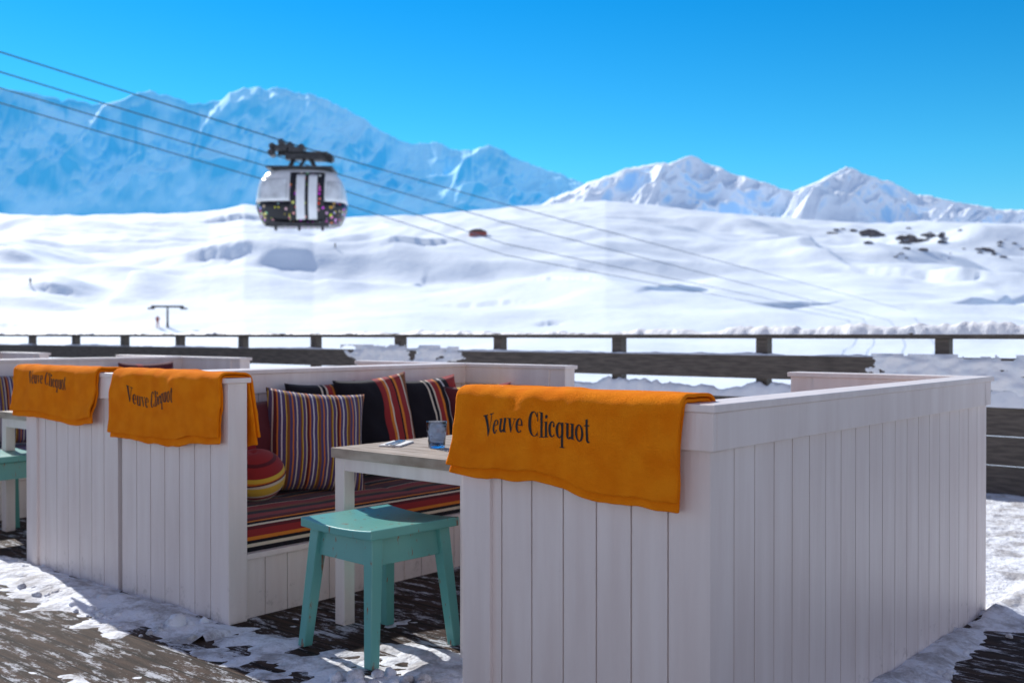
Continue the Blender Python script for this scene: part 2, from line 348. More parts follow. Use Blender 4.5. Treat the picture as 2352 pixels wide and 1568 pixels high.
def mountain(name,su,sv,Yb,Yr,vb,m,seed,u0,u1,nu,nq,sp,jag,label,power=.9,shear=0,g=.5,sx=3.2,fo=5,ex=0):
    us=np.linspace(u0,u1,nu);q=np.concatenate([np.linspace(0,1,nq),np.linspace(1.05,1.8,12)])
    U,Q=np.meshgrid(us,q)
    Yg=Yb+(Yr-Yb)*Q
    U2=U+shear*(1-np.clip(Q,0,1))
    Xr=(U-1176)/F*Yr
    vt=np.interp(U2,su,sv)+jag*fbm(U/28,U*0+Q*1.2,seed,4,.6)
    zt=HC+(VH-vt)/F*Yr
    zb=HC+(VH-vb)/F*Yb
    qq=np.clip(Q,0,1)
    z=zb+(zt-zb)*qq**power
    env=np.maximum(np.sin(np.pi*np.clip(Q,0,1)),0)**.7
    if ex:
        base=sum(np.interp(U2+o,su,sv) for o in range(-180,181,60))/7
        z=z+ex*np.maximum(np.sin(np.pi*np.clip(Q,0,1)**.8),0)*(1-np.clip(Q,0,1)**3)*(base-np.interp(U2,su,sv))/F*Yr
    z=z+env*sp*(ridged((Xr+(1-Q)*.45*(Yr-Yb))/ (sp*sx),Yg/(sp*5.5),seed+9,fo,g)-.5)*1.6
    z=np.where(Q>1,z-(Q-1)*(Yr-Yb)*.9,z)
    Yg=Yg+env*sp*.5*fbm(Xr/150,Q*3,seed+3,3)
    Xg=(U-1176)/F*Yg
    lim=HC+(VH-(np.interp(U,su,sv)+jag*fbm(U/28,U*0+1.2,seed,4,.6)))/F*Yg
    z=np.where(Q<=1,np.minimum(z,lim-(1-qq)*6),z)
    o=grid_obj(name,np.stack([Xg,Yg,z],-1).reshape(-1,3),nu,len(q),m)
    return tag(o,label,kind='structure')
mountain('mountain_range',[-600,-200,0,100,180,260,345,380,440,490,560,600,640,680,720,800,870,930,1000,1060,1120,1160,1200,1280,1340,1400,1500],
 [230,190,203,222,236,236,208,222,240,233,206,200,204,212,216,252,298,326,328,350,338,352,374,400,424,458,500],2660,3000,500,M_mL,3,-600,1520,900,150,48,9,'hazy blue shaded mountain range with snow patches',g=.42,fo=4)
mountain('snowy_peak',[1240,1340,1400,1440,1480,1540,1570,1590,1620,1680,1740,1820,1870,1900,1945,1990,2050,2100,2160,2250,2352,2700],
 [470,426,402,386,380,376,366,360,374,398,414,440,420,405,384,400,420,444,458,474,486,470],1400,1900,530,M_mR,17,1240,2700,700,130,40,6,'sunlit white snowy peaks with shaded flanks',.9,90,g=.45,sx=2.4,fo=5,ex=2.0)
def rockmesh(seed):
    bm=bmesh.new();bmesh.ops.create_icosphere(bm,subdivisions=3,radius=1)
    for v in bm.verts:
        n=v.co.normalized();k=1+.6*float(fbm(n.x*1.7+seed,n.y*1.7+n.z*2,seed,3))
        v.co=Vector((n.x*k*1.5,n.y*k,max(n.z*k*.8,-.5)))
    me=bpy.data.meshes.new('rock');bm.to_mesh(me);bm.free();me.materials.append(M_rock);return me
rm=[rockmesh(i) for i in range(4)]
for i in range(56):
    cu_,cv_,sz=random.choice([(1935,528,14),(1990,544,34),(2010,550,26),(2085,549,26),(2110,560,22),(2130,534,16),(2155,544,18),(2200,539,12),(2230,574,14),(2265,580,18),(2290,559,12),(2335,566,16),(2180,589,8),(2060,589,8)])
    u=cu_+random.gauss(0,16);v=cv_+random.gauss(0,7)
    p=hit(u,v,300,890);o=bpy.data.objects.new('rock',rm[i%4]);COL.objects.link(o)
    k=sz*random.uniform(.35,1.0)*p.y/F/3;o.location=p+Vector((0,0,.2*k));o.scale=(k*1.4,k,k);o.rotation_euler=(0,0,random.uniform(-.5,.5))
    tag(o,'dark rock poking out of the snowy slope','rock','rocks on the snowy slope')
# ------------------------------------------------------------ deck
d=MB();d.box(-26,14,-6,6.3,-.3,0);deck=d.obj('terrace_deck',M_deck,loc=LW(0,0),rot=(0,0,ROT));tag(deck,'wet wooden plank terrace with icy patches',kind='structure')
res=.028
xs=np.arange(-9,4.2,res);ys=np.arange(-6,6.2,res)
XX,YY=np.meshgrid(xs,ys)
h=.020*fbm(XX/.5,YY/.35,41,4,.62)+.016*fbm(XX/.11,YY/.09,51,4,.6)-.013
edge=.07*fbm(XX/.4,XX*0,7,3)
h=h+.034*np.exp(-((YY-.03+edge)/.14)**2)*((XX<-2.3)&(XX>-4.5))
h=h+.012*np.exp(-((YY+.2+edge)/.2)**2)*((XX<-2.3)&(XX>-5.5))
h=h+.011*np.exp(-((YY-.1)/.4)**2)*((XX<-1.0)&(XX>-2.3))
h=h+.05*sstep(2.5,3.2,YY)+.06*sstep(-2.8,-4.4,YY)
h=h-.004*sstep(-1.7,-2.3,XX)*sstep(-.25,-.5,YY)*sstep(-4,-2.6,YY)
h=h+.03*np.exp(-((XX-.04)/.09)**2)*(YY>-.1)*(YY<2.7)-.005*((XX>.2)&(YY<2.3))
h=h+.03*sstep(2.0,2.5,YY)*(XX>.02)
V=np.stack([XX,YY,h],-1).reshape(-1,3)
snw=grid_obj('trodden_snow',V,len(xs),len(ys),M_decksnow)
bm=bmesh.new();bm.from_mesh(snw.data)
bmesh.ops.delete(bm,geom=[v for v in bm.verts if v.co.z<-.012],context='VERTS');bm.to_mesh(snw.data);bm.free()
snw.location=LW(0,0,.001);snw.rotation_euler=(0,0,ROT);tag(snw,'patchy trodden snow lying on the wooden terrace','snow',kind='stuff')
ck=MB()
def chunk(x,y,r,sd):
    bm=bmesh.new();bmesh.ops.create_icosphere(bm,subdivisions=2,radius=r)
    vs=[]
    for v in bm.verts:
        n=v.co.normalized();k=1+.5*float(fbm(n.x*2+sd,n.y*2+n.z,sd,2));vs.append((x+v.co.x*k,y+v.co.y*k,r*.55+v.co.z*k*.8))
    ck.add(vs,[tuple(v.index for v in f.verts) for f in bm.faces]);bm.free()
rnd=random.Random(9)
for i in range(110):
    chunk(rnd.uniform(-4.5,-2.3),rnd.gauss(-.07,.08),rnd.uniform(.005,.024),i)
for i in range(22): chunk(rnd.gauss(-1.3,.13),rnd.gauss(.0,.12),rnd.uniform(.008,.03),i+70)
for i in range(40): chunk(rnd.gauss(.1,.06),rnd.uniform(.3,2.5),rnd.uniform(.005,.018),i+170)
chunk(-2.56,-.03,.05,3);chunk(-1.42,-.02,.04,8)
co=ck.obj('snow_chunks',M_decksnow,smooth=True,loc=LW(0,0,0),rot=(0,0,ROT));tag(co,'small loose snow chunks scattered on the terrace','snow',kind='stuff')
# ------------------------------------------------------------ booths
TH=.07;HW=1.04
def groove_wall(mb,a0,a1,b0,b1,z0,z1,axis,first=.01,pitch=.1225):
    g=.0028;dp=.013
    xs=[];x=a0+first+ (pitch if first<.05 else 0)
    while x<a1-.03: xs.append(x);x+=pitch
    lo=[(a0,b0)]
    for x in xs: lo+=[(x-g,b0),(x-g*.7,b0+dp),(x+g*.7,b0+dp),(x+g,b0)]
    lo.append((a1,b0))
    hi=[(a1,b1)]
    for x in xs[::-1]: hi+=[(x+g,b1),(x+g*.7,b1-dp),(x-g*.7,b1-dp),(x-g,b1)]
    hi.append((a0,b1))
    poly=lo+hi
    if axis=='y':poly=[(q,p) for p,q in poly]
    mb.prism(poly,z0,z1)
def booth(x0,y0,w,L,face,label):
    root=empty('seating_booth',LW(x0,y0),ROT,label,'seating booth','white wooden seating booths')
    def fin(mb,name,bev=.003):
        if face<0:mb.mirror()
        return mb.obj(name,M_white,root,bevel=bev)
    m=MB();groove_wall(m,0,L,0,TH,0,HW,'y');fin(m,'back_wall',0)
    pw=.12
    for yy in(0,L-TH):
        m=MB();groove_wall(m,TH,w-pw,yy,yy+TH,0,HW,'x',first=.063);fin(m,'side_wall',0)
        m=MB();m.box(w-pw,w,yy-.013,yy+TH+.013,0,HW);fin(m,'corner_post')
    fz=.935
    m=MB()
    m.box(-.02,-.0,0,L,fz,HW);m.box(-.027,TH+.027,-.027,L+.027,HW,HW+.022)
    m.box(TH,TH+.016,TH+.016,L-TH-.016,fz,HW)
    for yy,sg in((0,1),(L-TH,-1)):
        m.box(-.02,w-pw,yy-.02,yy,fz,HW)
        m.box(TH,w-pw,yy+TH,yy+TH+.016,fz,HW)
        m.box(TH+.027,w+.012,yy-.027,yy+TH+.027,HW,HW+.022)
    fin(m,'top_rail')
    m=MB();groove_wall(m,TH,L-TH,w-.06,w-.035,0,.26,'y')
    fin(m,'bench_front',0)
    m=MB();m.box(TH,w-.02,TH,L-TH,.26,.285);fin(m,'bench_board')
    return root
specs=[(0,0,.904,2.473,-1,'white plank seating booth with orange blanket over its front wall'),
(-3.312,.145,.90,2.445,1,'white plank seating booth with striped cushions inside'),
(-3.352,.145,.942,2.445,-1,'white plank seating booth with orange blanket over its end wall'),
(-6.63,.145,.92,2.445,1,'white plank seating booth with blue striped seat cushion'),
(-6.67,.145,.95,2.445,-1,'white plank seating booth near the railing'),
(-10.1,.145,.95,2.445,1,'white plank seating booth near the railing')]
for s in specs:booth(*s)
def cushion(x0,y0,w,L,face,m,label):
    xa,xb,ya,yb,H=TH+.004,w-.045,TH+.008,L-TH-.008,.135
    nx,ny=26,70;R=.035;vs=[];fs=[]
    def P_(i,j,side):
        a=i/nx;b=j/ny;x=xa+(xb-xa)*a;y=ya+(yb-ya)*b
        e=min(x-xa,xb-x,y-ya,yb-y)
        drop=R-math.sqrt(max(R*R-(R-min(e,R))**2,0))
        puff=.012*math.sin(math.pi*a)**.5*abs(math.sin(math.pi*b*4))**.5 if 0<a<1 and 0<b<1 else 0
        z=H-drop+ (puff+.006*float(fbm(x*6,y*5,13,3)))*min(e/.04,1)
        return (x,y,z)
    for j in range(ny+1):
        for i in range(nx+1):vs.append(P_(i,j,0))
    for j in range(ny):
        for i in range(nx):
            q=j*(nx+1)+i;fs.append((q,q+1,q+nx+2,q+nx+1))
    bd=[(i,0) for i in range(nx)]+[(nx,j) for j in range(ny)]+[(i,ny) for i in range(nx,0,-1)]+[(0,j) for j in range(ny,0,-1)]
    base=len(vs);nb=len(bd)
    for (i,j) in bd:
        x,y,z=vs[j*(nx+1)+i];vs.append((x,y,z*.5));
    for (i,j) in bd:
        x,y,z=vs[j*(nx+1)+i];cx,cy=(xa+xb)/2,(ya+yb)/2;vs.append((x+(.012 if x<cx else -.012),y+(.012 if y<cy else -.012),0))
    for k in range(nb):
        k2=(k+1)%nb;a=bd[k][1]*(nx+1)+bd[k][0];b=bd[k2][1]*(nx+1)+bd[k2][0]
        fs.append((a,base+k,base+k2,b));fs.append((base+k,base+nb+k,base+nb+k2,base+k2))
    mb=MB();mb.add(vs,fs)
    if face<0:mb.mirror()
    o=mb.obj('seat_cushion',m,loc=LW(x0,y0,.286),rot=(0,0,ROT),smooth=True)
    tag(o,label,'seat cushion','striped bench seat cushions');return o
for i,s in enumerate(specs):
    cushion(s[0],s[1],s[2],s[3],s[4],M_seatb if i in(3,5) else M_seat,'long blue striped seat cushion on white bench' if i in(3,5) else 'long black and red striped seat cushion on white bench')
def pillow_mesh(m,hw=.27,hh=.27,T=.085,n=26,sd=0):
    vs=[];fs=[]
    for side in(1,-1):
        o=len(vs)
        for j in range(n+1):
            for i in range(n+1):
                a=-1+2*i/n;b=-1+2*j/n
                k=(1-abs(a)**2.6)*(1-abs(b)**2.6)
                z=side*T*max(k,0)**.55
                z+=.022*float(fbm(a*1.6+sd,b*1.6,int(sd*3)+5,3))*k**.5
                x=a*hw*(1-.075*(1-b*b));y=b*hh*(1-.075*(1-a*a))
                vs.append((x,y,z))
        for j in range(n):
            for i in range(n):
                q=(o+j*(n+1)+i,o+j*(n+1)+i+1,o+(j+1)*(n+1)+i+1,o+(j+1)*(n+1)+i)
                fs.append(q if side>0 else q[::-1])
    mb=MB();mb.add(vs,fs);o=mb.obj('throw_pillow',m,smooth=True)
    bm=bmesh.new();bm.from_mesh(o.data);bmesh.ops.remove_doubles(bm,verts=bm.verts,dist=.0008);bm.to_mesh(o.data);bm.free()
    return o
def place_pillow(m,x,y,z,lean,yaw,label,hw=.27,hh=.27,roll=0,T=.085):
    o=pillow_mesh(m,hw,hh,T,26,abs(x)+y*2)
    Bm=Matrix(((0,0,1),(1,0,0),(0,1,0))).to_4x4()
    R=Matrix.Rotation(ROT+yaw,4,'Z')@Matrix.Rotation(-lean,4,'Y')@Bm@Matrix.Rotation(roll,4,'Z')
    o.matrix_world=Matrix.Translation(LW(x,y,z))@R
    tag(o,label,'throw pillow','striped throw pillows on the benches');return o
place_pillow(M_p5,-3.08,.74,.67,.2,0,'dark red pillow leaning on booth back',.25,.25)
place_pillow(M_p3,-3.12,1.24,.74,.12,0,'dark striped pillow behind another pillow',.25,.25,T=.06)
place_pillow(M_p1,-2.92,1.02,.69,.32,-.38,'purple and orange fine striped throw pillow on bench',.27,.275,-.10,T=.1)
place_pillow(M_p2,-3.02,1.55,.74,.2,-.15,'black throw pillow with red and orange stripes',.25,.28,.08)
place_pillow(M_p3,-3.02,1.97,.73,.22,-.12,'black throw pillow with white and red stripes',.25,.27,.05)
place_pillow(M_p4,-2.85,2.24,.71,.15,-.5,'yellow and red striped throw pillow in booth corner',.22,.24,.05)
place_pillow(M_p1,-6.35,1.0,.70,.25,-.2,'purple and orange fine striped throw pillow on bench',.27,.27)
place_pillow(M_p2,-6.38,.55,.72,.2,0,'black throw pillow with red and orange stripes',.27,.27)
place_pillow(M_p5,-6.38,2.1,.78,.2,0,'dark red pillow leaning on booth back',.25,.25)
place_pillow(M_p2,-.25,1.5,.72,.2,math.pi,'black throw pillow with red and orange stripes',.26,.26)
place_pillow(M_p5,-3.65,1.75,.80,.2,math.pi,'dark red pillow leaning on booth back',.25,.25)
mb=MB();pr=[]
for i in range(25):
    a=-math.pi/2+math.pi*i/24;r=math.cos(a)**.9 if math.cos(a)>1e-6 else 0
    pr.append((max(.14*r,.0005),.125*math.sin(a)))
pr[0]=(.0005,-.112);pr[-1]=(.0005,.112)
mb.lathe(pr,40);
rc=mb.obj('round_cushion',M_ball,smooth=True,loc=LW(-2.86,.60,.56),rot=(.25,.15,ROT))
pp=MB();n=40
for i in range(n):
    a0=2*math.pi*i/n;a1=2*math.pi*(i+1)/n
    pp.cyl((.1395*math.cos(a0),.1395*math.sin(a0),0),(.1395*math.cos(a1),.1395*math.sin(a1),0),.004,n=6)
pp.obj('piping',M_p5,rc,smooth=True)
tag(rc,'round red yellow and cream striped cushion on bench','round cushion')
# ------------------------------------------------------------ table
def table(x,y,w=.80,L=1.55):
    r=empty('dining_table',LW(x,y),ROT,'white framed table with weathered wooden top','table','tables between the booths')
    m=MB()
    nb=6
    for i in range(nb):
        a=i*L/nb
        m.box(.001,w-.001,a+.0008,a+L/nb-.0008,.722,.762)
    m.box(-.012,.0,-.012,L+.012,.720,.762);m.box(w,w+.012,-.012,L+.012,.720,.762);m.box(0,w,-.012,0,.720,.762);m.box(0,w,L,L+.012,.72,.762)
    m.obj('table_top',M_table,r,bevel=.0015)
    m=MB();e=.0
    m.box(.055,w-.055,.003,.028,.665,.719);m.box(.055,w-.055,L-.028,L-.003,.665,.719);m.box(.003,.028,.055,L-.055,.665,.719);m.box(w-.028,w-.003,.055,L-.055,.665,.719)
    m.obj('apron',M_white,r,bevel=.002)
    for a in(0,w-.06):
        for b in(0,L-.06):
            m=MB();m.box(a,a+.06,b,b+.06,.0,.7195);m.obj('leg',M_white,r,bevel=.003)
    return r
t1=table(-2.09,.45)
copy_thing(t1,LW(-5.37,.47))
def stool(loc,rz,label):
    r=empty('stool',loc,rz,label,'stool','turquoise wooden stools')
    s=.225;m=MB();n=14
    vs=[];fs=[]
    for j in range(n+1):
        for i in range(n+1):
            a=-1+2*i/n;b=-1+2*j/n
            vs.append((a*s,b*s,.515-.013*(1-a*a)*1.0))
    for j in range(n+1):
        for i in range(n+1):
            a=-1+2*i/n;b=-1+2*j/n
            vs.append((a*s,b*s,.478-.006*(1-a*a)))
    K=(n+1)**2
    for j in range(n):
        for i in range(n):
            q=(j*(n+1)+i,j*(n+1)+i+1,(j+1)*(n+1)+i+1,(j+1)*(n+1)+i);fs.append(q);fs.append(tuple(K+k for k in q[::-1]))
    bd=[i for i in range(n+1)]+[(j)*(n+1)+n for j in range(1,n+1)]+[n*(n+1)+i for i in range(n-1,-1,-1)]+[j*(n+1) for j in range(n-1,0,-1)]
    for k in range(len(bd)):
        a,b=bd[k],bd[(k+1)%len(bd)];fs.append((a,K+a,K+b,b))
    m.add(vs,fs);m.obj('seat',M_turq,r,bevel=.005)
    m=MB();q=.165
    for sg in(1,-1):
        m.hexa([(-q-.012,sg*(q+.012)-.009,.37),(q+.012,sg*(q+.012)-.009,.37),(q+.012,sg*(q+.012)+.009,.37),(-q-.012,sg*(q+.012)+.009,.37)],
               [(-q,sg*q-.009,.472),(q,sg*q-.009,.472),(q,sg*q+.009,.472),(-q,sg*q+.009,.472)])
        m.hexa([(sg*(q+.012)-.009,-q-.012,.37),(sg*(q+.012)+.009,-q-.012,.37),(sg*(q+.012)+.009,q+.012,.37),(sg*(q+.012)-.009,q+.012,.37)],
               [(sg*q-.009,-q,.4715),(sg*q+.009,-q,.4715),(sg*q+.009,q,.4715),(sg*q-.009,q,.4715)])
    m.obj('apron',M_turq,r,bevel=.002)
    for sx in(1,-1):
        for sy in(1,-1):
            m=MB();tx,ty=sx*.17,sy*.17;bx,by=sx*.212,sy*.212
            w1,w2=.027,.021
            m.hexa([(bx-w2,by-w2,0),(bx+w2,by-w2,0),(bx+w2,by+w2,0),(bx-w2,by+w2,0)],[(tx-w1,ty-w1,.474),(tx+w1,ty-w1,.474),(tx+w1,ty+w1,.474),(tx-w1,ty+w1,.474)])
            m.obj('leg',M_turq,r,bevel=.004)
    return r
st=stool(Vector((-.53,4.19,.005)),ROT-.06,'worn turquoise wooden stool beside the white table')
copy_thing(st,LW(-5.16,.36,.005),(0,0,ROT+.05),'turquoise wooden stool beside another white table')
mb=MB();mb.lathe([(.0005,0),(.032,0),(.036,.004),(.040,.05),(.0455,.112),(.0445,.114),(.043,.112),(.0375,.05),(.033,.014),(.0005,.012)],40)
g=mb.obj('glass_tumbler',M_glass,smooth=True,loc=LW(-1.74,.72,.763));tag(g,'blue patterned glass tumbler standing on the table','glass')
mb=MB();mb.box(-.05,.05,-.10,.10,0,.004);mb.box(-.048,.05,-.098,.1,.0045,.007)
npk=mb.obj('paper_napkin',M_napkin,bevel=.001,loc=LW(-1.97,.70,.763),rot=(0,0,ROT+.5));tag(npk,'folded white paper napkin lying on the table','napkin')
def fork(x,y,rz,knife=False):
    mb=MB()
    if knife:
        mb.box(-.005,.005,-.1,.0,0,.004);mb.hexa([(-.009,0,0),(.009,0,0),(.004,.11,0),(-.004,.11,0)],[(-.009,0,.002),(.009,0,.002),(.004,.11,.002),(-.004,.11,.002)])
    else:
        mb.box(-.004,.004,-.1,.035,0,.003);mb.box(-.011,.011,.035,.05,0,.003)
        for k in range(4):mb.box(-.011+k*.0065,-.0085+k*.0065,.05,.095,0,.003)
    o=mb.obj('table_knife' if knife else 'fork',M_steel,bevel=.0008,loc=LW(x,y,.7715),rot=(0,0,ROT+rz));tag(o,'steel knife lying on a napkin' if knife else 'steel fork lying on a napkin','cutlery')
fork(-1.985,.70,.45);fork(-1.955,.695,.52,True)
# ------------------------------------------------------------ lettering
def ring(cx,cy,rx,ry,ix,iy,a0,a1,sh=0,n=22):
    out=[]
    for k in range(n):
        p=[]
        for a in(a0+(a1-a0)*k/n,a0+(a1-a0)*(k+1)/n):
            r=math.radians(a);p.append(((cx+rx*math.cos(r),cy+ry*math.sin(r)),(cx+sh+ix*math.cos(r),cy+iy*math.sin(r))))
        out.append([p[0][0],p[1][0],p[1][1],p[0][1]])
    return out
def rc_(x0,y0,x1,y1):return [[(x0,y0),(x1,y0),(x1,y1),(x0,y1)]]
def disc(cx,cy,rx,ry,n=14):return [[(cx+rx*math.cos(2*math.pi*i/n),cy+ry*math.sin(2*math.pi*i/n)) for i in range(n)]]
def vee(s,w):
    k=w/.78
    return [[(.07*k,s),(.27*k,s),(.47*k,.2*s),(.41*k,-.01),(.375*k,-.01)],[(.41*k,-.01),(.45*k,.08*s),(.68*k,s),(.625*k,s)]]+rc_(0,s-.035,.36*k,s)+rc_(.5*k,s-.035,.8*k,s)
XH=.64
G={
'V':(vee(1,.80),.78),'v':(vee(XH,.60),.60),
'e':(ring(.23,XH/2,.23,XH/2+.015,.105,XH/2-.035,0,318,.03)+rc_(.10,XH/2,.44,XH/2+.035),.50),
'u':(rc_(.07,.12,.215,XH)+rc_(0,XH-.035,.1,XH)+rc_(.37,.0,.515,XH)+rc_(.30,XH-.035,.40,XH)+rc_(.5,0,.57,.035)+ring(.235,.15,.165,.165,.03,.12,180,335),.60),
'C':(ring(.34,.5,.34,.52,.20,.475,42,318,.04,30)+rc_(.585,.66,.625,1.0)+rc_(.585,.02,.61,.26),.70),
'l':(rc_(.08,.02,.225,1.02)+rc_(0,0,.30,.035)+rc_(0,.985,.1,1.02),.31),
'i':(rc_(.08,.02,.225,XH)+rc_(0,0,.30,.035)+rc_(0,XH-.035,.1,XH)+disc(.15,.86,.085,.085),.31),
'c':(ring(.23,XH/2,.23,XH/2+.015,.105,XH/2-.035,48,318,.03)+disc(.34,.49,.06,.065),.46),
'q':(ring(.23,XH/2,.23,XH/2+.015,.10,XH/2-.035,20,340,.03)+rc_(.35,-.34,.49,XH+.01)+rc_(.27,-.36,.57,-.325),.60),
'o':(ring(.25,XH/2,.25,XH/2+.015,.115,XH/2-.035,0,360,0),.54),
't':(rc_(.1,.1,.24,.86)+rc_(0,XH-.035,.36,XH)+ring(.24,.14,.14,.155,.0,.11,180,320),.40),
' ':([],.30)}
def text_polys(s):
    x=0;out=[]
    for c in s:
        g,w=G[c]
        for p in g:out.append([(a+x,b) for a,b in p])
        x+=w
    return out,x
TP,TW=text_polys('Veuve Clicquot')
# ------------------------------------------------------------ blankets
def sst(t):
    t=min(max(t,0),1);return t*t*(3-2*t)
def blanket(xr,xl,sr,sl,df,dl,db,tx0,tx1,tz,y0,seed,label,cap=.067,tilt=0,bshear=0):
    hw=.068;yc=TH/2;ztop=HW+.022+.006;r=.022
    def path(l,off):
        s=1 if l>=0 else -1;a=abs(l);f=hw+off;R=r+off
        if a<f-R: return (-s*a+yc,ztop+off)
        a-=f-R
        if a<R*math.pi/2:
            t=a/R;return (yc-s*(f-R+R*math.sin(t)),ztop+off-R+R*math.cos(t))
        a-=R*math.pi/2
        return (yc-s*(f+.02*a),ztop+off-R-a)
    def Fn(p,l,off=0):
        fold=.006*math.sin(p*9+seed+l*5)*sst(abs(l)/.25)+.012*float(fbm(p*3.2+seed,l*6,seed,3))*(.25+sst(abs(l)/.2))+.004*float(fbm(p*11+seed,l*18,seed+5,2))
        if abs(l)<.09:fold=max(fold,-.001)
        y,z=path(l,off+fold)
        sh=sr+(sl-sr)*p
        x=xr+(xl-xr)*p-(sh if l>0 else bshear)*abs(l)
        z+= .006*float(fbm(p*4,seed*1.3,seed+2,2))
        return Vector((x,y+y0,z))
    mb=MB()
    for layer,(off,ddf,ddb,inset) in enumerate([(.014,0,0,0),(.000,.009,.01,-.004)]):
        n,mn=72,72;vs=[];fs=[]
        for j in range(mn+1):
            for i in range(n+1):
                p=i/n
                dfp=df+(dl-df)*p+.003*math.sin(p*6+seed+layer*1.4)+ddf*(.5+.7*math.sin(p*3+.3))
                dbp=db+ddb
                k=j/mn;l=-dbp+(dfp+dbp)*k
                vs.append(Fn(-inset+(1+2*inset)*p,l,off))
        for j in range(mn):
            for i in range(n):
                a=j*(n+1)+i;fs.append((a,a+1,a+n+2,a+n+1))
        mb.add(vs,fs)
    o=mb.obj('blanket',M_towel,smooth=True,loc=LW(0,0),rot=(0,0,ROT),fixn=False)
    so=o.modifiers.new('s','SOLIDIFY');so.thickness=.011;so.offset=0
    su=o.modifiers.new('ss','SUBSURF');su.levels=1;su.render_levels=1
    tag(o,label,'blanket','orange blankets draped over the booths')
    tm=MB()
    for poly in TP:
        vs=[]
        for a,b in poly:
            ax=tx0+(tx1-tx0)*a/TW
            l=tz-b*cap+tilt*(a/TW)
            p=(ax-xr)/(xl-xr)
            for _ in range(3):p=(ax+(sr+(sl-sr)*p)*l-xr)/(xl-xr)
            vs.append(Fn(p,l,.014+.0072)+Vector((0,-.03,0)))
        tm.add(vs,[tuple(range(len(vs)))])
    lt=tm.obj('lettering',M_ink,o,fixn=False)
    bm=bmesh.new();bm.from_mesh(lt.data);bmesh.ops.triangulate(bm,faces=bm.faces)
    for _ in range(3):
        es=[e for e in bm.edges if e.calc_length()>.007]
        if not es:break
        bmesh.ops.subdivide_edges(bm,edges=es,cuts=1);bmesh.ops.triangulate(bm,faces=bm.faces)
    bm.to_mesh(lt.data);bm.free()
    sw=lt.modifiers.new('w','SHRINKWRAP');sw.target=o;sw.wrap_method='PROJECT';sw.use_project_y=True;sw.use_project_x=False;sw.use_project_z=False
    sw.use_positive_direction=True;sw.use_negative_direction=False;sw.wrap_mode='ABOVE_SURFACE';sw.offset=.0016
    return o
blanket(-.05,-.885,.07,.18,.345,.318,.27,-.775,-.36,.23,0,1.0,'orange fleece blanket with black lettering over booth wall',.072,-.014,.0)
blanket(-2.43,-3.30,.0,.15,.345,.375,.36,-3.17,-2.76,.225,.145,4.0,'orange blanket with black lettering draped over wall end',.072,.0,-.14)
blanket(-3.46,-4.36,.13,.16,.325,.31,.3,-4.16,-3.77,.18,.145,7.0,'orange blanket with black lettering hanging over booth end',.070,.0,.1)
# ------------------------------------------------------------ railing
RS=6.05;SP=1.556
rl=empty('terrace_railing',LW(-1.34,RS),ROT,'dark wooden terrace railing topped with snow','railing')
x0,x1=-19.5,6.5
for k in range(-3,13):
    m=MB();x=-SP*k;m.box(x-.055,x+.055,-.05,.05,0,1.215);m.obj('post',M_rail,rl,bevel=.004)
m=MB();m.box(x0,x1,-.07,.07,1.215,1.262);m.obj('top_rail',M_rail,rl,bevel=.004)
for z0,z1 in((.86,1.07),(.03,.70)):
    m=MB()
    if z1<1:
        for a,b in((.03,.248),(.254,.472),(.478,.70)):m.box(x0,x1,-.085,-.0515,a,b)
    else:
        m.box(x0,-5.9,-.085,-.0515,z0,z1);m.box(-5.6,x1,-.085,-.0515,z0,z1)
    m.obj('plank',M_rail,rl,bevel=.004)
def snowstrip(xa,xb,yc,w,zb,hfun,name,label):
    n=int(abs(xb-xa)/.02);k=9
    xs=np.linspace(xa,xb,n)
    q=np.linspace(-1,1,k)
    Xs,Q=np.meshgrid(xs,q,indexing='ij')
    h=hfun(Xs);prof=np.sqrt(np.maximum(1-Q**2,0))
    ww=w*(1+.25*fbm(Xs/.12,Q*2,61,3))
    Z=zb-.004+h*prof*(1+.3*fbm(Xs/.06,Q*1.5,71,3))
    V=np.stack([Xs,yc+Q*ww,Z],-1).reshape(-1,3)
    o=grid_obj(name,V,k,n,M_snowrail)
    o.location=LW(-1.34,RS);o.rotation_euler=(0,0,ROT);return tag(o,label,'snow',kind='stuff')
snowstrip(x0,x1,0,.085,1.255,lambda x:np.maximum(.026+.055*sstep(-4,.8,x)+.04*fbm(x/.35,x*0,81,4,.7),.003),'railing_snow','lumpy snow lying along the railing top')
snowstrip(x0,x1,-.068,.045,.70,lambda x:np.maximum(.09+.07*fbm(x/.5,x*0,85,4,.6),.02),'railing_snow','snow resting on the lower railing board')
snowstrip(x0,x1,-.068,.028,1.07,lambda x:np.maximum(.012+.03*fbm(x/.6,x*0,88,4,.6),.001),'railing_snow','snow resting on the middle railing board')
def plaster(xa,xb,za,zb,label,sd,bias=.25):
    xs=np.arange(xa,xb,.015);zs=np.arange(za,zb,.015);Xs,Zs=np.meshgrid(xs,zs)
    e=np.minimum(np.minimum(Xs-xa,xb-Xs)/.5,np.minimum(Zs-za,zb-Zs)/.07)
    h=.035*(np.clip(e,-1,1)+1.6*fbm(Xs/.22,Zs/.09,sd,5,.6)-bias-.2)
    V=np.stack([Xs,-.088-h,Zs],-1).reshape(-1,3);o=grid_obj('railing_snow',V,len(xs),len(zs),M_snowrail)
    bm=bmesh.new();bm.from_mesh(o.data);bmesh.ops.delete(bm,geom=[v for v in bm.verts if v.co.y>-.078],context='VERTS');bm.to_mesh(o.data);bm.free()
    o.location=LW(-1.34,RS);o.rotation_euler=(0,0,ROT);return tag(o,label,'snow',kind='stuff')
plaster(-7.2,-5.1,.80,1.14,'snow plastered over the middle railing board',91)
plaster(-.6,2.4,.78,1.1,'snow plastered over the middle railing board',95,.0)
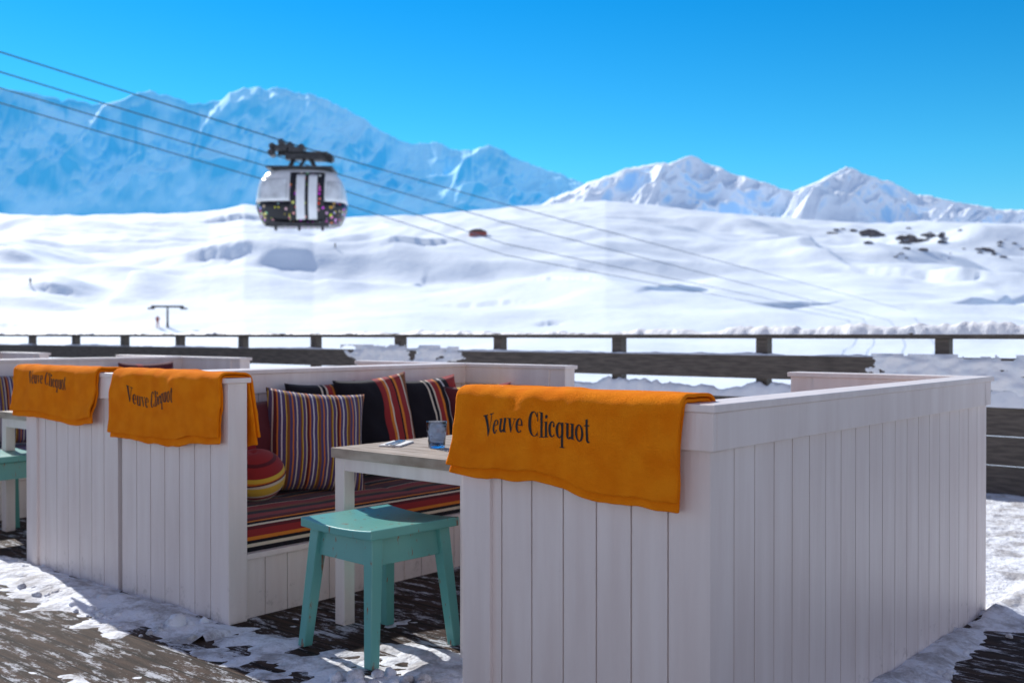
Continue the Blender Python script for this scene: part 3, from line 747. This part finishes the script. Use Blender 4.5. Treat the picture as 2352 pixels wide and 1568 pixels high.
# ------------------------------------------------------------ gondola
def W(u,v,y):return Vector(((u-1176)/F*y,y,HC+(VH-v)/F*y))
YG=41.8
gr=empty('gondola',W(695,526,YG),.05,'white and graffiti patterned ski lift cabin hanging from cables','gondola')
def rr_ring(hx,hy,z,n=40,e=3.2):
    out=[]
    for i in range(n):
        t=2*math.pi*i/n;c,s=math.cos(t),math.sin(t)
        out.append((math.copysign(abs(c)**(2/e),c)*hx,math.copysign(abs(s)**(2/e),s)*hy,z))
    return out
def loft(mb,prof,n=40,mi=0,cap=True):
    vs=[];
    for hx,hy,z in prof:vs+=rr_ring(hx,hy,z,n)
    fs=[(k*n+i,k*n+(i+1)%n,(k+1)*n+(i+1)%n,(k+1)*n+i) for k in range(len(prof)-1) for i in range(n)]
    if cap:fs+=[tuple(range(n))[::-1],tuple(range((len(prof)-1)*n,len(prof)*n))]
    mb.add(vs,fs,mi)
pf=[(1.36,.98,.10),(1.52,1.1,.16),(1.64,1.18,.4),(1.74,1.25,.7),(1.78,1.28,.95)]
m=MB();loft(m,pf);m.obj('lower_shell',M_graf,gr,smooth=True)
pf2=[(1.775,1.275,.955),(1.76,1.26,1.15),(1.70,1.2,1.55),(1.58,1.1,1.9),(1.40,.95,2.12),(1.15,.75,2.26),(.7,.5,2.33)]
m=MB();loft(m,pf2);m.obj('upper_shell',M_gwhite,gr,smooth=True)
def front_strip(xa,xb,za,zb,off,name,mt,face=-1):
    al=pf+pf2
    zz=[p[2] for p in al];hx=[p[0] for p in al];hy=[p[1] for p in al]
    vs=[];nx,nz=10,16
    for j in range(nz+1):
        z=za+(zb-za)*j/nz;H=np.interp(z,zz,hx);D=np.interp(z,zz,hy)
        for i in range(nx+1):
            x=xa+(xb-xa)*i/nx
            x=max(min(x,H*.985),-H*.985)
            y=face*(D*(1-(abs(x)/H)**3.2)**(1/3.2)+off)
            vs.append((x,y,z))
    fs=[(j*(nx+1)+i,j*(nx+1)+i+1,(j+1)*(nx+1)+i+1,(j+1)*(nx+1)+i) for j in range(nz) for i in range(nx)]
    mb=MB();mb.add(vs,fs);o=mb.obj(name,mt,gr,smooth=True,fixn=False)
    s=o.modifiers.new('s','SOLIDIFY');s.thickness=.03;s.offset=0;return o
front_strip(-.30,1.02,.14,2.10,.03,'door_frame',M_graf)
front_strip(-.05,.28,.25,2.0,.06,'door',M_gwhite);front_strip(.42,.75,.25,2.0,.06,'door',M_gwhite)
front_strip(-1.62,-.42,1.05,1.85,.025,'window',M_gwin);front_strip(1.12,1.66,1.05,1.75,.025,'window',M_gwin)
m=MB();m.box(-1.3,1.3,-.9,.9,2.30,2.38);m.obj('roof_plate',M_dark,gr,bevel=.01)
m=MB();m.box(-1.25,1.2,-1.22,-1.08,-.02,.13)
for x in(-.85,.05,.95):m.box(x-.05,x+.05,-1.2,-1.1,-.18,.02)
m.obj('bumper',M_dark,gr)
m=MB()
m.cyl((-.55,0,2.35),(-.25,0,2.95),.09);m.cyl((.55,0,2.35),(.25,0,2.95),.09);m.cyl((-.2,0,2.35),(.2,0,2.9),.06)
m.box(-.65,.55,-.25,.25,2.75,2.98)
m.cyl((-1.15,0,3.25),(1.2,0,2.72),.1);m.cyl((-1.0,.3,3.05),(1.05,-.3,2.95),.09);m.cyl((-.3,0,2.9),(-.9,0,3.4),.07)
m.box(-1.2,-.55,-.3,.3,3.12,3.3);m.box(-.5,.1,-.35,.35,3.0,3.22);m.box(.4,1.25,-.3,.3,2.72,2.9)
for x,z in((-1.15,3.25),(-.8,3.42),(-.45,3.3),(0,3.22),(.7,2.95),(1.1,2.85),(-1.2,3.0)):
    m.cyl((x,-.3,z),(x,.3,z),.13,n=16)
m.obj('hanger_arm',M_dark,gr,bevel=.01)
def cable(pts,label,r=.028):
    m=MB()
    for a,b in zip(pts[:-1],pts[1:]):m.cyl(a,b,r,n=6)
    o=m.obj('lift_cable',M_cable,smooth=True);tag(o,label,'cable','overhead ski lift cables')
for (v0,vg,v1,v2,dy,lab) in((26,340,470,712,0,'steel ski lift cable carrying the cabin'),(75,378,512,745,1.5,'steel ski lift cable carrying the cabin'),
        (115,408,560,752,6,'steel ski lift cable on the return line'),(150,440,586,760,8,'steel ski lift cable on the return line')):
    cable([W(-300,v0,28+dy),W(700,vg,YG+dy),W(1160,v1,58+dy*1.5),W(2080,v2,150+dy*4)],lab,.026)
p=hit(385,752)
k=p.y/F
pl=empty('lift_pylon',p-Vector((0,0,.3)),.3,'small chairlift pylon with crossarm on the snow slope','lift pylon')
m=MB();m.cyl((0,0,0),(0,0,52*k),3.2*k,2*k);m.obj('mast',M_dark,pl,smooth=True)
m=MB();m.box(-36*k,36*k,-1.5*k,1.5*k,50*k,55*k)
for s in(-1,1):
    m.box(s*36*k-8*k,s*36*k+8*k,-3*k,3*k,46*k,50*k)
    m.cyl((s*30*k,-2*k,48*k),(s*30*k,2*k,48*k),2.5*k,n=10)
m.obj('crossarm',M_dark,pl)
p=hit(1097,541);k=p.y/F
hu=empty('lift_hut',p-Vector((0,0,1)),0,'small reddish mountain hut with snowy roof on the slope','hut')
m=MB();m.box(-19*k,19*k,-7*k,7*k,0,8*k+1);m.box(8*k,22*k,-9*k,-7*k,0,6*k+1);m.obj('wall',M_red,hu)
m=MB();m.hexa([(-22*k,-10*k,8*k+1),(22*k,-10*k,8*k+1),(22*k,10*k,8*k+1),(-22*k,10*k,8*k+1)],[(-8*k,-1*k,15*k+1),(8*k,-1*k,15*k+1),(8*k,1*k,15*k+1),(-8*k,1*k,15*k+1)]);m.obj('roof',M_rock,hu)
def skier(u,v,mtl,label):
    p=hit(u,v)
    vs=[(0,0,.95),(0,0,1.2),(0,.02,1.42),(0,-.02,1.55),(0,-.03,1.68),(-.2,0,1.4),(-.32,-.12,1.15),(-.3,-.35,1.08),(.2,0,1.4),(.32,-.12,1.15),(.3,-.35,1.08),(-.12,0,.88),(-.15,-.12,.5),(-.15,0,.1),(-.15,-.15,.06),(.12,0,.88),(.15,-.12,.5),(.15,0,.1),(.15,-.15,.06)]
    es=[(0,1),(1,2),(2,3),(3,4),(2,5),(5,6),(6,7),(2,8),(8,9),(9,10),(0,11),(11,12),(12,13),(13,14),(0,15),(15,16),(16,17),(17,18)]
    rd=[.16,.16,.17,.07,.12,.08,.06,.045,.08,.06,.045,.12,.085,.07,.06,.12,.085,.07,.06]
    me=bpy.data.meshes.new('person');me.from_pydata(vs,es,[]);me.materials.append(mtl)
    o=bpy.data.objects.new('person',me);COL.objects.link(o);o.location=p;o.rotation_euler=(0,0,.6)
    sk=o.modifiers.new('k','SKIN')
    if not me.skin_vertices:
        bm=bmesh.new();bm.from_mesh(me);bm.verts.layers.skin.verify();bm.to_mesh(me);bm.free()
    for i,d_ in enumerate(me.skin_vertices[0].data):d_.radius=(rd[i],rd[i])
    me.skin_vertices[0].data[0].use_root=True
    s=o.modifiers.new('s','SUBSURF');s.levels=1
    m=MB();
    for x in(-.15,.15):m.box(x-.05,x+.05,-.9,.7,-.03,.0)
    m.obj('ski',M_dark,o)
    tag(o,label,'person')
skier(362,752,M_red,'skier in red clothing gliding down the snow')
skier(770,570,M_dark,'skier in dark clothing on the snowy slope')
skier(70,655,M_dark,'skier in dark clothing on the snowy slope')
# ------------------------------------------------------------ light
AZ=math.radians(38);EL=math.radians(35)
S=Vector((-math.sin(AZ)*math.cos(EL),math.cos(AZ)*math.cos(EL),math.sin(EL)))
L=bpy.data.lights.new('sun','SUN');L.energy=5.0;L.angle=math.radians(.5);L.color=(1,.97,.92)
lo=bpy.data.objects.new('sun',L);COL.objects.link(lo);lo.rotation_euler=S.to_track_quat('Z','Y').to_euler()
w=bpy.data.worlds.new('World');sc.world=w;w.use_nodes=True;nt=w.node_tree
bg=nt.nodes['Background'];sk=N(nt,'ShaderNodeTexSky');sk.sky_type='NISHITA';sk.sun_disc=False;sk.sun_elevation=EL;sk.sun_rotation=-AZ
sk.altitude=2300;sk.air_density=1.0;sk.dust_density=.3;sk.ozone_density=2.0
tc=N(nt,'ShaderNodeTexCoord');sx=N(nt,'ShaderNodeSeparateXYZ');nt.links.new(tc.outputs['Generated'],sx.inputs[0])
def hsv(sat,mul):
    hs=N(nt,'ShaderNodeHueSaturation');hs.inputs['Saturation'].default_value=sat
    nt.links.new(sk.outputs[0],hs.inputs['Color'])
    mx=N(nt,'ShaderNodeMix',data_type='RGBA',blend_type='MULTIPLY');mx.inputs['Factor'].default_value=1
    nt.links.new(hs.outputs[0],mx.inputs['A'])
    if isinstance(mul,tuple):mx.inputs['B'].default_value=(*mul,1)
    else:nt.links.new(mul,mx.inputs['B'])
    return mx.outputs['Result']
rp=N(nt,'ShaderNodeValToRGB');nt.links.new(sx.outputs['Z'],rp.inputs[0])
e=rp.color_ramp.elements;e[0].position=.04;e[0].color=(.76,1.06,.96,1);e[1].position=.32;e[1].color=(.10,1.12,1.20,1)
e2=e.new(.16);e2.color=(.48,1.22,1.13,1)
low=hsv(1.35,rp.outputs[0]);high=hsv(.75,(1.22,1.02,1.02))
m1=N(nt,'ShaderNodeMapRange',interpolation_type='SMOOTHSTEP');nt.links.new(sx.outputs['Z'],m1.inputs[0]);m1.inputs['From Min'].default_value=.36;m1.inputs['From Max'].default_value=.75
m2=N(nt,'ShaderNodeMapRange',interpolation_type='SMOOTHSTEP');nt.links.new(sx.outputs['Y'],m2.inputs[0]);m2.inputs['From Min'].default_value=.35;m2.inputs['From Max'].default_value=-.2
mm=N(nt,'ShaderNodeMath',operation='MAXIMUM');nt.links.new(m1.outputs[0],mm.inputs[0]);nt.links.new(m2.outputs[0],mm.inputs[1])
mx=N(nt,'ShaderNodeMix',data_type='RGBA');nt.links.new(mm.outputs[0],mx.inputs['Factor']);nt.links.new(low,mx.inputs['A']);nt.links.new(high,mx.inputs['B'])
nt.links.new(mx.outputs['Result'],bg.inputs['Color'])
bg.inputs['Strength'].default_value=.132
# ------------------------------------------------------------ camera
cam=bpy.data.cameras.new('camera');cam.lens=36*F/2352;cam.sensor_width=36;cam.clip_end=20000;cam.clip_start=.05
cam.dof.use_dof=True;cam.dof.focus_distance=3.6;cam.dof.aperture_fstop=3.2
c=bpy.data.objects.new('camera',cam);COL.objects.link(c);c.location=(0,0,HC);c.rotation_euler=(math.radians(90)-math.atan(16/F),0,0)
sc.camera=c
